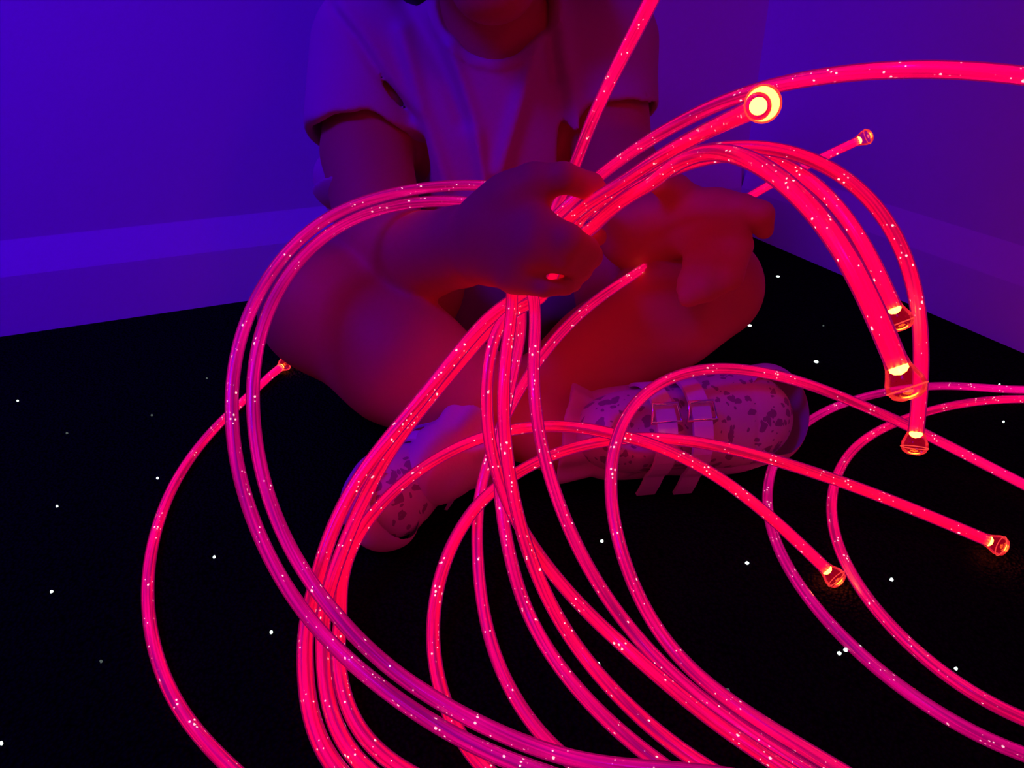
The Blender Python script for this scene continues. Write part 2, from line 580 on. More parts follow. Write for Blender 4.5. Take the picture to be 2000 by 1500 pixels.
for sx in (-1, 1):
    e = lathe('eye', Vector((-0.014 + sx * 0.025, 0.6215, 0.399)), (0, -0.94, -0.34), [(-0.007, 0), (-0.005, 0.006), (0, 0.0082), (0.003, 0.0077), (0.006, 0.0055), (0.0075, 0.003), (0.0082, 0)], M['eye'], child)
    ir = lathe('iris', Vector((-0.014 + sx * 0.025, 0.6215, 0.399)), (0, -0.94, -0.34), [(0.0066, 0.0047), (0.0080, 0.0035), (0.0086, 0)], M['hair'], child)
del body

# hair
hair = Field((-0.14, 0.58, 0.22), (0.11, 0.83, 0.53), 0.003)
hair.add(ellip(HC + Vector((0, 0.020, 0.018)), (0.079, 0.088, 0.084)), 0.02)
hair.add(ellip((-0.014, 0.585, 0.372), (0.057, 0.062, 0.062)), 0.012, 'sub')
chain(hair, [(Vector((-0.075, 0.70, 0.40)), 0.022), (Vector((-0.073, 0.700, 0.34)), 0.018), (Vector((-0.066, 0.690, 0.305)), 0.010)], 0.02)
chain(hair, [(Vector((0.045, 0.72, 0.40)), 0.024), (Vector((0.050, 0.73, 0.33)), 0.018), (Vector((0.048, 0.74, 0.29)), 0.008)], 0.02)
hair.add(ellip((-0.016, 0.775, 0.34), (0.06, 0.03, 0.09)), 0.03)
hair.warp(lambda X, Y, Z: 0.0018 * np.sin(260 * X + 60 * Z) * np.cos(150 * Y) + 0 * Z, ((-0.14, 0.58, 0.22), (0.11, 0.83, 0.53)))
field_obj('hair', hair, M['hair'], child, n=1)
del hair

# t-shirt
sh = Field((-0.21, 0.60, 0.03), (0.17, 0.86, 0.345), 0.0021)
sh.add(ellip((-0.022, 0.712, 0.240), (0.091, 0.070, 0.088)), 0.03)
sh.add(ellip((-0.020, 0.718, 0.165), (0.092, 0.078, 0.090)), 0.04)
sh.add(ellip((-0.014, 0.725, 0.105), (0.098, 0.088, 0.060)), 0.04)
chain(sh, [(SH_R + Vector((0.01, 0, 0.004)), 0.046), (SH_L + Vector((-0.01, 0, 0.004)), 0.046)], 0.03)
HEM_R, HEM_L = D(706, 270, .645), D(1192, 232, .655)
dR, dL = (HEM_R - SH_R), (HEM_L - SH_L)
sh.add(rcone(SH_R, SH_R + dR * 1.25, 0.050, 0.0475), 0.02)
sh.add(rcone(SH_L, SH_L + dL * 1.3, 0.048, 0.041), 0.02)
sh.add(rcone(Vector((-0.09, 0.755, 0.17)), D(672, 350, .735), 0.030, 0.024), 0.02)       # loose cloth behind the arm
sh.add(rcone(D(672, 350, .735), D(700, 450, .72), 0.024, 0.02), 0.02)


def cut(origin, axis, rad, length, k=0.003):
    """remove everything past a hem plane, within rad of the sleeve axis"""
    o, ax = np.array(origin, float), np.array(Vector(axis).normalized(), float)

    def f(X, Y, Z):
        px, py, pz = X - o[0], Y - o[1], Z - o[2]
        t = px * ax[0] + py * ax[1] + pz * ax[2]
        wav = 0.0022 * np.sin(95 * X + 40 * Y) + 0.0012 * np.sin(210 * X)
        rr = np.sqrt(np.maximum(px * px + py * py + pz * pz - t * t, 0))
        return np.maximum(np.maximum(-(t + wav), t - length), rr - rad)
    return f, (o - rad - length, o + rad + length)


sh.add(cut(HEM_R, dR, 0.062, 0.05), 0.003, 'sub')
sh.add(cut(HEM_L, dL, 0.052, 0.05), 0.003, 'sub')
sh.add(rcone(SH_R + dR * 0.75, HEM_R + dR * 0.25, 0.0405, 0.0415), 0.003, 'sub')
sh.add(rcone(SH_L + dL * 0.75, HEM_L + dL * 0.25, 0.0375, 0.0375), 0.003, 'sub')
nk, nbb = ellip((-0.014, 0.662, 0.340), (0.050, 0.055, 0.060))


def collar(X, Y, Z):
    d = nk(X, Y, Z)
    return -0.0022 * ((d > 0) & (d < 0.009)).astype(np.float32)


sh.warp(collar, ((-0.1, 0.6, 0.2), (0.07, 0.8, 0.345)))
sh.add((nk, nbb), 0.0025, 'sub')


def ridge(pix, z0, amp, wid):
    q = [np.array(D(a, b, z0)) for a, b in pix]

    def f(X, Y, Z):
        best = None
        for a, b in zip(q[:-1], q[1:]):
            ba = b - a
            l2 = float(ba @ ba)
            # distance in the plane facing the camera: folds run through the cloth
            t = np.clip(((X - a[0]) * ba[0] + (Z - a[2]) * ba[2]) / (ba[0] ** 2 + ba[2] ** 2), 0, 1)
            d2 = (X - a[0] - ba[0] * t) ** 2 + (Z - a[2] - ba[2] * t) ** 2
            best = d2 if best is None else np.minimum(best, d2)
        return -amp * np.exp(-best / wid ** 2) * (Y < 0.72)
    return f


FB = ((-0.2, 0.60, 0.04), (0.16, 0.75, 0.34))
for pix, amp, wid in [([(785, 60), (812, 180), (838, 280), (862, 380)], 0.0065, 0.007),
                      ([(880, 90), (905, 180), (930, 270), (945, 380)], 0.0072, 0.006),
                      ([(1045, 110), (1020, 190), (1000, 260), (975, 350)], 0.0072, 0.007),
                      ([(1092, 0), (1100, 100), (1120, 180), (1130, 260)], 0.006, 0.008),
                      ([(780, 0), (840, 90), (880, 170), (905, 240)], -0.0075, 0.008),
                      ([(1068, 0), (1078, 100), (1088, 160)], -0.0065, 0.006),
                      ([(640, 15), (690, 70), (745, 160), (795, 235)], -0.0040, 0.004),
                      ([(665, 10), (715, 70), (765, 150), (808, 220)], 0.0025, 0.006),
                      ([(930, 430), (960, 500), (980, 560)], 0.005, 0.008),
                      ([(1150, 480), (1120, 560), (1090, 640)], 0.005, 0.008)]:
    sh.warp(ridge(pix, 0.60, amp, wid), FB)
sh.warp(lambda X, Y, Z: 0.0012 * np.sin(55 * X + 30 * Z) * np.sin(34 * Z - 20 * Y) + 0 * X, ((-0.21, 0.60, 0.03), (0.17, 0.86, 0.345)))
field_obj('t_shirt', sh, M['shirt'], child, n=2)
del sh

# shorts
so = Field((-0.20, 0.52, -0.002), (0.19, 0.86, 0.17), 0.0027)
so.add(ellip((-0.012, 0.742, 0.082), (0.098, 0.085, 0.084)), 0.02)
K_R, K_L = D(760, 560, .66), D(1250, 540, .675)
so.add(rcone(HIP_R, HIP_R.lerp(K_R, 0.75), 0.070, 0.064), 0.02)
so.add(rcone(HIP_L, HIP_L.lerp(K_L, 0.75), 0.070, 0.062), 0.02)
so.add(rcone(Vector((-0.02, 0.66, 0.045)), Vector((-0.01, 0.60, 0.035)), 0.05, 0.035), 0.03)
so.warp(lambda X, Y, Z: 0.0018 * np.sin(120 * X + 40 * Y) + 0 * Z, ((-0.2, 0.52, 0), (0.19, 0.86, 0.17)))
field_obj('shorts', so, M['shorts'], child, n=2)
del so


# ------------------------------------------------------------------ shoes and socks
def shoe(origin, toe, up, s=1.0, mirror=1):
    """local frame: x towards the toe, z out of the instep, y to the side"""
    x = Vector(toe).normalized()
    z = Vector(up); z = (z - x * z.dot(x)).normalized()
    y = z.cross(x) * mirror
    Mx = Matrix(((x.x, y.x, z.x, origin[0]), (x.y, y.y, z.y, origin[1]), (x.z, y.z, z.z, origin[2]), (0, 0, 0, 1)))

    def place(V):
        V = np.asarray(V, float) * s
        m3 = np.array(Mx.to_3x3())
        return V @ m3.T + np.array(origin)

    def fobj(name, fld, m, par, n=2):
        V, Fc = fld.mesh()
        V = relax(V, Fc, n)
        if mirror < 0:
            Fc = Fc[:, ::-1]
        o = mesh_obj(name, place(V), Fc, m)
        o.parent = par
        o.matrix_parent_inverse = Matrix.Translation(child.location).inverted() if par == child else Matrix()
        return o

    up_ = Field((-0.085, -0.045, -0.03), (0.10, 0.045, 0.065), 0.0018)
    up_.add(ellip((0.042, 0.004, 0.004), (0.044, 0.034, 0.023)), 0.02)
    up_.add(ellip((-0.005, 0, 0.010), (0.045, 0.028, 0.026)), 0.02)
    up_.add(ellip((-0.045, 0, 0.014), (0.032, 0.026, 0.032)), 0.02)
    up_.add(ellip((-0.034, 0, 0.052), (0.026, 0.019, 0.024)), 0.004, 'sub')
    up_.add((lambda X, Y, Z: (Z + 0.010) + 0 * X + 0 * Y, (np.array([-.09, -.05, -.04]), np.array([.1, .05, .07]))), 0.002, 'sub')
    # panel seam across the toe
    up_.warp(lambda X, Y, Z: 0.0010 * np.exp(-((X - 0.050 + 6 * Y * Y) / 0.0014) ** 2) + 0 * Z, ((-.085, -.045, -.03), (.10, .045, .065)))
    upper = fobj('shoe', up_, M['print'], child)
    sl = Field((-0.09, -0.05, -0.035), (0.10, 0.05, 0.02), 0.0018)
    sl.add(ellip((0.043, 0.004, -0.010), (0.050, 0.040, 0.016)), 0.01)
    sl.add(ellip((-0.005, 0.0, -0.010), (0.05, 0.033, 0.015)), 0.02)
    sl.add(ellip((-0.045, 0, -0.010), (0.036, 0.032, 0.015)), 0.02)
    sl.add(ellip((0.068, 0.006, 0.003), (0.028, 0.036, 0.030)), 0.008)          # toe bumper
    sl.add((lambda X, Y, Z: (Z + 0.020) + 0 * X + 0 * Y, (np.array([-.09, -.05, -.04]), np.array([.1, .05, .07]))), 0.002, 'sub')
    sole = fobj('sole', sl, M['sole'], child)
    mi = Matrix()
    sole.parent = upper
    sole.matrix_parent_inverse = Matrix()
    sole.matrix_parent_inverse = upper.matrix_parent_inverse.inverted() @ Matrix.Translation(child.location).inverted() if False else Matrix()
    subs = [sole]
    # two closing straps over the instep with free ends, and their buckles
    for xc, zc, hw in ((0.002, 0.040, 0.027), (-0.024, 0.045, 0.025)):
        v, f = [], []
        n = 22
        for i in range(n):
            t = math.pi * (-0.08 + 1.22 * i / (n - 1))
            yy, zz = math.cos(t) * (hw + 0.006), 0.006 + math.sin(t) * (zc - 0.002)
            if i > n - 5:
                q = (i - (n - 5)) * 0.006
                yy, zz = yy - q * 0.9, zz - q * 0.4
            for (dx, dr) in ((-0.0065, 0), (0.0065, 0), (0.0065, 0.0022), (-0.0065, 0.0022)):
                k = 1 + dr / 0.03
                v.append((xc + dx, yy * k, zz * k))
        for i in range(n - 1):
            for k in range(4):
                f.append((i * 4 + k, i * 4 + (k + 1) % 4, (i + 1) * 4 + (k + 1) % 4, (i + 1) * 4 + k))
        f.append((3, 2, 1, 0)); f.append(tuple((n - 1) * 4 + k for k in range(4)))
        o = mesh_obj('strap', place(v), f, M['strap'], smooth=False)
        subs.append(o)
        # rectangular wire buckle
        v, f = [], []
        cy, cz = 0.010, zc + 0.006
        path = [(-0.010, -0.006), (-0.008, 0.006), (0.008, 0.006), (0.010, -0.006)]
        pr = 0.0013
        ring = []
        for (dx, dy) in path:
            ring.append(Vector((xc + dx, cy + dy, cz)))
        for i, c in enumerate(ring):
            nx = (ring[(i + 1) % 4] - ring[i - 1]).normalized()
            sd = nx.cross(Vector((0, 0, 1)))
            for k in range(6):
                a = k / 6 * 2 * math.pi
                v.append(c + sd * math.cos(a) * pr + Vector((0, 0, 1)) * math.sin(a) * pr)
        for i in range(4):
            for k in range(6):
                f.append((i * 6 + k, i * 6 + (k + 1) % 6, ((i + 1) % 4) * 6 + (k + 1) % 6, ((i + 1) % 4) * 6 + k))
        subs.append(mesh_obj('buckle', place([tuple(q) for q in v]), f, M['metal']))
    for o in subs:
        o.parent = upper
        o.matrix_parent_inverse = (Matrix.Translation(child.location) @ upper.matrix_parent_inverse).inverted()
    return upper


# right foot rests on its side, toes towards the open hand's side
shoe(D(1318, 836, .566), Vector((1.0, 0.16, -0.02)), Vector((-0.10, -0.80, 0.50)), 1.06, 1)
# left foot points to the camera's near side
shoe(D(822, 916, .545), Vector((-0.36, -0.90, -0.06)), Vector((0.70, -0.45, 0.55)), 0.80, -1)


def sock(pts, frill, name='sock'):
    f = Field(tuple(min(p[0][k] for p in pts) - 0.06 for k in range(3)), tuple(max(p[0][k] for p in pts) + 0.06 for k in range(3)), 0.002)
    chain(f, pts, 0.01)
    a, ra = pts[0]
    b = pts[1][0]
    ax = (Vector(b) - Vector(a)).normalized()
    o0 = np.array(a)
    axn = np.array(ax)
    u = np.array(ax.orthogonal().normalized()); w_ = np.cross(axn, u)

    def fr(X, Y, Z):
        px, py, pz = X - o0[0], Y - o0[1], Z - o0[2]
        t = px * axn[0] + py * axn[1] + pz * axn[2]
        uu = px * u[0] + py * u[1] + pz * u[2]
        vv = px * w_[0] + py * w_[1] + pz * w_[2]
        an = np.arctan2(vv, uu)
        rr = np.sqrt(uu * uu + vv * vv)
        cone = ra + frill * 0.35 + (0.010 - t) * 0.45 + 0.0022 * np.sin(9 * an)
        return np.maximum(np.maximum(rr - cone, -(t + 0.010 + 0.002 * np.sin(5 * an))), t - 0.014)
    f.add((fr, (o0 - 0.05, o0 + 0.05)), 0.003)

    def openend(X, Y, Z):
        px, py, pz = X - o0[0], Y - o0[1], Z - o0[2]
        t = px * axn[0] + py * axn[1] + pz * axn[2]
        return t + 0.010 + 0 * X
    f.add((openend, (o0 - 0.09, o0 + 0.09)), 0.002, 'sub')
    return field_obj(name, f, M['sock'], child, n=1)


sock([(D(1128, 850, .565), 0.026), (D(1190, 860, .562), 0.027), (D(1250, 856, .565), 0.024)], 0.012)
sock([(D(905, 872, .545), 0.024), (D(868, 900, .533), 0.025), (D(845, 925, .525), 0.022)], 0.010)

# ------------------------------------------------------------------ glowing fibre strands
R = 0.0040                                          # sheath radius
STRANDS = []


def smooth_path(pts, step=0.004):
    """centripetal Catmull-Rom through pts, resampled evenly"""
    P = [Vector(p) for p in pts]
    P = [P[0] * 2 - P[1]] + P + [P[-1] * 2 - P[-2]]
    out = []
    for i in range(1, len(P) - 2):
        p0, p1, p2, p3 = P[i - 1:i + 3]
        t0 = 0.0
        t1 = t0 + max((p1 - p0).length, 1e-5) ** 0.5
        t2 = t1 + max((p2 - p1).length, 1e-5) ** 0.5
        t3 = t2 + max((p3 - p2).length, 1e-5) ** 0.5
        for k in range(12):
            t = t1 + (t2 - t1) * k / 12
            a1 = p0 * ((t1 - t) / (t1 - t0)) + p1 * ((t - t0) / (t1 - t0))
            a2 = p1 * ((t2 - t) / (t2 - t1)) + p2 * ((t - t1) / (t2 - t1))
            a3 = p2 * ((t3 - t) / (t3 - t2)) + p3 * ((t - t2) / (t3 - t2))
            b1 = a1 * ((t2 - t) / (t2 - t0)) + a2 * ((t - t0) / (t2 - t0))
            b2 = a2 * ((t3 - t) / (t3 - t1)) + a3 * ((t - t1) / (t3 - t1))
            out.append(b1 * ((t2 - t) / (t2 - t1)) + b2 * ((t - t1) / (t2 - t1)))
    out.append(P[-2])
    a = np.array(out)
    s = np.concatenate([[0], np.cumsum(np.linalg.norm(np.diff(a, axis=0), axis=1))])
    n = max(int(s[-1] / step), 4)
    u = np.linspace(0, s[-1], n)
    a = np.stack([np.interp(u, s, a[:, k]) for k in range(3)], 1)
    for _ in range(12):                            # take the last kinks out
        a[1:-1] = a[1:-1] * 0.5 + (a[:-2] + a[2:]) * 0.25
    s = np.concatenate([[0], np.cumsum(np.linalg.norm(np.diff(a, axis=0), axis=1))])
    return a, s


def frames(a):
    T = np.gradient(a, axis=0)
    T /= np.linalg.norm(T, axis=1)[:, None]
    Ns = np.zeros_like(T)
    n = np.cross(T[0], [0, 0, 1.0])
    if np.linalg.norm(n) < 1e-3:
        n = np.array([1.0, 0, 0])
    n /= np.linalg.norm(n)
    for i in range(len(T)):
        n = n - T[i] * np.dot(n, T[i])
        n /= np.linalg.norm(n)
        Ns[i] = n
    return T, Ns, np.cross(T, Ns)


def tube(name, a, s, radius_fn, segs, m, parent, twist=0.0, off=0.0):
    T, Nn, B = frames(a)
    k = len(a)
    ang = np.arange(segs) / segs * 2 * np.pi
    V = np.zeros((k, segs, 3))
    for i in range(k):
        th = ang + twist * s[i]
        r = radius_fn(ang)
        V[i] = a[i] + np.outer(np.cos(th) * r, Nn[i]) + np.outer(np.sin(th) * r, B[i])
    faces, uv = [], []
    for i in range(k - 1):
        for j in range(segs):
            j2 = (j + 1) % segs
            faces.append((i * segs + j, i * segs + j2, (i + 1) * segs + j2, (i + 1) * segs + j))
            uv += [(s[i] + off, j / segs), (s[i] + off, (j + 1) / segs), (s[i + 1] + off, (j + 1) / segs), (s[i + 1] + off, j / segs)]
    faces.append(tuple(range(segs))[::-1])
    uv += [(s[0] + off, 0)] * segs
    faces.append(tuple((k - 1) * segs + j for j in range(segs)))
    uv += [(s[-1] + off, 0)] * segs
    o = mesh_obj(name, V.reshape(-1, 3), faces, m, uv=uv)
    adopt(o, parent)
    return o


def resolve(pts, lift=0.0, radius=R):
    """fill missing depths and keep everything on or above the carpet"""
    q = [list(p) + [None] * (3 - len(p)) for p in pts]
    s = [0.0]
    for i in range(1, len(q)):
        s.append(s[-1] + math.hypot(q[i][0] - q[i - 1][0], q[i][1] - q[i - 1][1]))
    known = [(s[i], zfloor(p[1], radius + lift) if p[2] == 'f' else p[2]) for i, p in enumerate(q) if p[2] is not None]
    ks, kz = [a for a, _ in known], [b for _, b in known]
    out = []
    for i, p in enumerate(q):
        z = float(np.interp(s[i], ks, kz)) if p[2] != 'f' else zfloor(p[1], radius + lift)
        if p[1] > 420:
            z = min(z, zfloor(p[1], radius + lift))
        out.append(D(p[0], p[1], z))
    return out


def strand(label, pts, core='core', tip=None, lift=0.0, tail=(), head=(), radius=R, group='glowing fibre strands'):
    """tip: 'start' if the first point is the glowing free end"""
    world = [Vector(p) for p in head] + resolve(pts, lift, radius) + [Vector(p) for p in tail]
    a, s = smooth_path(world)
    a[:, 2] = np.maximum(a[:, 2], radius + 0.0002)
    STRANDS.append((a, label, core, tip, radius, group))


def build_strand(a, label, core, tip, radius, group):
    s = np.concatenate([[0], np.cumsum(np.linalg.norm(np.diff(a, axis=0), axis=1))])
    root = empty('glowing_fibre_strand', Vector(a[len(a) // 2]), label, 'fibre optic strand', group)
    ph = rng.uniform(0, 6)
    off = 0.0 if tip else 0.5 + rng.uniform(0, 5)
    rs = radius
    tube('fibre_core', a, s, lambda t: rs * (0.74 + 0.07 * np.cos(9 * t)), 36, M[core], root, twist=9.0, off=off)
    tube('clear_sheath', a, s, lambda t: rs + 0 * t, 18, M['sheath'], root, off=off)
    if tip:
        d = Vector(a[0] - a[2]).normalized()
        b = Vector(a[0])
        lathe('lit_tip', b, d, [(0.0, rs * 0.78), (rs * 0.3, rs * 0.80), (rs * 0.6, rs * 0.5), (rs * 0.75, 0)], M['tip'], root)
        cap = lathe('end_cap', b, d, [(-rs * 0.6, rs * 1.02), (0, rs * 1.08), (rs * 0.7, rs * 1.35), (rs * 1.3, rs * 1.62), (rs * 2.0, rs * 1.66),
                                      (rs * 2.6, rs * 1.4), (rs * 2.95, rs * 0.8), (rs * 3.0, 0)], M['cap'], root)
        t_ = np.linspace(0, 2 * np.pi, 33)[:-1]
        n = d.orthogonal().normalized(); bb = d.cross(n)
        v, f = [], []
        for tt in t_:
            e = n * math.cos(tt) + bb * math.sin(tt)
            for k in range(6):
                aa = k / 6 * 2 * math.pi
                v.append(b + d * (rs * 2.0 + rs * 0.07 * math.sin(aa)) + e * (rs * 1.66 + rs * 0.07 * math.cos(aa)))
        for i in range(32):
            for k in range(6):
                f.append((i * 6 + k, i * 6 + (k + 1) % 6, ((i + 1) % 32) * 6 + (k + 1) % 6, ((i + 1) % 32) * 6 + k))
        rim = mesh_obj('cap_rim', v, f, M['rim'])
        rim.parent = cap
        rim.matrix_parent_inverse = Matrix.Translation(root.location).inverted() @ Matrix() if False else Matrix()
    return root


HUB = [(0.36, -0.12, 0.012)]


def hub(i):
    """where the strands run together beyond the frame, towards the light box"""
    return [(0.30 + 0.02 * (i % 4), 0.06 - 0.012 * (i % 3), 0.006 + 0.009 * (i % 3)), (0.42, -0.10 - 0.01 * (i % 4), 0.008 + 0.01 * (i // 4))]


# way through the closed right hand
def grip(dx, dz):
    return [(1030 + dx, 560, 0.520 + dz), (1065 + dx, 490, 0.520 + dz), (1105 + dx, 425, 0.518 + dz)]


strand('long loop reaching furthest to the side, outer of the paired big loops',
       [(1092, 405, .545), (1040, 372, .56), (985, 356, .56), (940, 357), (880, 360, .56), (820, 369), (760, 383), (700, 399, .53), (655, 414), (616, 437),
        (580, 470, .50), (550, 500), (526, 530), (502, 566), (481, 608, .475), (463, 653), (451, 710), (446, 770, .455), (447, 800), (450, 864), (459, 924, .44),
        (474, 975), (492, 1020), (536, 1120, .42), (584, 1196), (632, 1252, .405), (696, 1304), (768, 1364, .385), (835, 1410), (895, 1449, .365), (970, 1482), (1010, 1500, .352)],
       'core_soft', tail=[(0.05, 0.2, 0.03), (0.2, 0.09, 0.018), (0.42, -0.1, 0.02)])
strand('big loop running inside its twin, ending behind the closed fist',
       [(1100, 430, .555), (1040, 412, .56), (985, 402, .56), (943, 395, .56), (880, 387), (820, 384), (760, 392, .545), (700, 410), (658, 431), (616, 458, .51), (592, 482), (565, 518), (541, 554, .485), (520, 596),
        (505, 638), (493, 686), (488, 740, .46), (488, 785), (495, 870), (507, 930, .44), (522, 984), (540, 1028), (568, 1088, .425), (600, 1140), (640, 1184, .41), (688, 1244),
        (760, 1320, .392), (820, 1350), (886, 1392, .375), (970, 1434), (1060, 1473, .36), (1120, 1494, .352), (1150, 1505)],
       'core_soft', tail=[(0.12, 0.2, 0.04), (0.24, 0.09, 0.03), (0.43, -0.1, 0.03)])
strand('thin single strand curving out furthest from the child, glowing tip near the knee',
       [(549, 723, 'f'), (510, 753, 'f'), (468, 789, 'f'), (432, 822, 'f'), (396, 861, 'f'), (366, 900, 'f'), (336, 948, 'f'), (315, 999, 'f'), (300, 1044, 'f'), (287, 1117, 'f'),
        (285, 1183, 'f'), (293, 1250, 'f'), (313, 1317, 'f'), (340, 1383, 'f'), (377, 1433, 'f'), (417, 1473, 'f'), (447, 1500, 'f')],
       'core', tip='start', tail=[(-0.09, 0.2, 0.005), (0.12, 0.06, 0.006), (0.4, -0.11, 0.006)], radius=0.0038)

# strands held in the fist: lower run + way through the hand + upper run
T1 = [(1118, 345, .515), (1128, 310, .50), (1150, 245, .47), (1180, 180, .44), (1215, 110, .405), (1250, 45, .38), (1282, -15, .36), (1310, -70, .345), (1340, -150, .34)]
T2 = [(1176, 388, .49), (1230, 346, .46), (1305, 294, .42), (1380, 255, .38), (1440, 228, .32), (1480, 208, .285)]
T3 = [(1150, 362, .51), (1180, 330, .50), (1230, 297, .48), (1290, 258, .455), (1350, 225, .435), (1410, 195, .42), (1470, 171, .40), (1530, 159, .385), (1590, 150, .37), (1670, 134, .355),
      (1760, 131, .34), (1850, 131, .33), (1940, 134, .325), (2010, 139, .32), (2090, 160, .32)]
T4 = [(1195, 392, .50), (1260, 338, .475), (1340, 296, .45), (1405, 280, .44), (1475, 275, .43), (1535, 281, .42), (1595, 299), (1640, 323, .415), (1685, 353), (1724, 395, .41), (1754, 443),
      (1778, 494, .41), (1795, 553), (1803, 620, .41), (1805, 673), (1804, 740, .41), (1799, 793), (1789, 845, .405)]
T5 = [(1180, 402, .51), (1255, 352, .48), (1330, 306, .44), (1400, 289, .40), (1460, 302, .37), (1515, 335, .345), (1560, 371), (1607, 415, .32), (1642, 462), (1675, 520, .305), (1705, 588), (1732, 655, .30),
      (1754, 716, .30)]
T6 = [(1172, 415, .525), (1250, 362, .50), (1330, 316, .475), (1400, 290, .46), (1470, 288, .45), (1535, 308, .44), (1585, 338, .43), (1630, 384, .42), (1666, 432, .41), (1700, 488, .40), (1726, 545), (1746, 602, .40)]
LA1 = [(975, 590, .50), (960, 608, .497), (926, 650, .492), (890, 694, .488), (852, 742, .484), (819, 790, .48), (785, 826), (758, 852, .476), (735, 880), (713, 912, .47), (690, 948), (668, 993, .46), (650, 1031), (632, 1076, .45),
       (620, 1124), (612, 1184, .432), (606, 1244, 'f'), (600, 1300, 'f'), (604, 1360, 'f'), (616, 1428, 'f'), (636, 1500, 'f')]
LA2 = [(990, 590, .515), (972, 620, .512), (936, 668, .505), (900, 706, .50), (868, 744, .495), (820, 800, .49), (776, 853, .485), (758, 878), (740, 904, .48), (717, 945), (695, 988, .465), (677, 1027), (661, 1065, .452), (644, 1124), (634, 1184, .425),
       (630, 1240, 'f'), (630, 1300, 'f'), (634, 1360, 'f'), (648, 1428, 'f'), (676, 1500, 'f')]
LB = [(982, 590, .485), (976, 600), (964, 630, .48), (954, 670), (947, 710, .475), (944, 750), (943, 790, .47), (946, 830), (951, 867, .465), (958, 907), (968, 947, .46), (984, 990), (1008, 1030, .455), (1039, 1072, .45), (1063, 1106),
      (1099, 1152, .442), (1144, 1200), (1192, 1242, 'f'), (1240, 1281, 'f'), (1285, 1316, 'f'), (1329, 1362, 'f'), (1380, 1403, 'f'), (1440, 1444, 'f'), (1500, 1486, 'f')]
LC = [(1003, 590, .478), (998, 610), (992, 640, .47), (984, 690), (980, 730, .46), (979, 770), (980, 820, .455), (983, 867), (988, 907, .45), (993, 947), (1002, 987, .445), (1012, 1027), (1018, 1055, .438), (1033, 1095), (1054, 1149, .43), (1078, 1200),
      (1114, 1254, 'f'), (1156, 1311, 'f'), (1210, 1368, 'f'), (1264, 1419, 'f'), (1300, 1452, 'f'), (1360, 1500, 'f')]
LD = [(1034, 590, .50), (1026, 625, .50), (1015, 670, .498), (1004, 715, .495), (994, 755, .49), (984, 800), (975, 850, .485), (969, 905), (968, 960, .475), (977, 1008), (988, 1053, .46), (996, 1093), (1007, 1147, .443), (1022, 1190, 'f'), (1039, 1226, 'f'),
      (1069, 1276, 'f'), (1099, 1319, 'f'), (1135, 1365, 'f'), (1180, 1410, 'f'), (1240, 1461, 'f'), (1290, 1500, 'f')]
LE = [(1062, 580, .505), (1050, 620, .495), (1042, 650), (1039, 690, .48), (1037, 730), (1038, 770, .47), (1042, 815), (1048, 853, .465), (1057, 888), (1071, 933, .46), (1087, 981), (1106, 1030, .45), (1128, 1080), (1154, 1130, .44), (1190, 1182), (1225, 1227, 'f'),
      (1264, 1272, 'f'), (1310, 1322, 'f'), (1370, 1374, 'f'), (1440, 1419, 'f'), (1500, 1455, 'f'), (1570, 1500, 'f')]


def held(label, upper, g, lower, core, i, tip=True, lift=0.0, radius=R):
    pts = upper[::-1] + grip(*g)[::-1] + lower
    strand(label, pts, core, 'start' if tip else None, lift=lift, tail=hub(i), radius=radius, group='strands held in the fist')


held('fat blurred strand bending down beside the wall, widest glowing cut end', T5, (12, 0.0), LA1, 'core_hot', 0, radius=0.0046)
held('strand hugging the fattest drooping one, its tip ending a little higher', T6, (2, 0.009), LA2, 'core_hot', 1, radius=0.0042)
held('strand with the highest, widest arc that droops to a bright tip above the carpet', T4, (22, 0.009), LB, 'core_hot', 2, lift=0.004)
held('short strand pointing up with the big white-hot tip against the wall', T2, (-8, -0.003), LC, 'core_hot', 3)
held('strand standing almost straight up out of the fist', T1, (-20, 0.006), LD, 'core', 4)
held('strand arching from the fist over the white-hot tip and out of frame', T3, (-26, -0.002), LE, 'core', 5, lift=0.001)

strand('strand slung under the open hand, round clear tip against the wall',
       [(1676, 275, .60), (1640, 290, .60), (1610, 305), (1580, 319, .61), (1544, 338), (1505, 359, .62), (1466, 380, .625), (1400, 424, .615), (1330, 475, .605), (1272, 514, .578), (1250, 530, .564), (1200, 560, .54), (1150, 594, .52), (1100, 637, .51),
        (1060, 685, .505), (1020, 745, .505), (990, 800), (962, 855, .505), (945, 905, .50), (934, 950), (929, 987, .485), (926, 1035), (928, 1085, .462), (933, 1133), (940, 1187, 'f'), (948, 1235, 'f'), (964, 1290, 'f'), (988, 1344, 'f'), (1018, 1398, 'f'),
        (1054, 1449, 'f'), (1100, 1500, 'f')], 'core', tip='start', tail=hub(6), radius=0.0037)

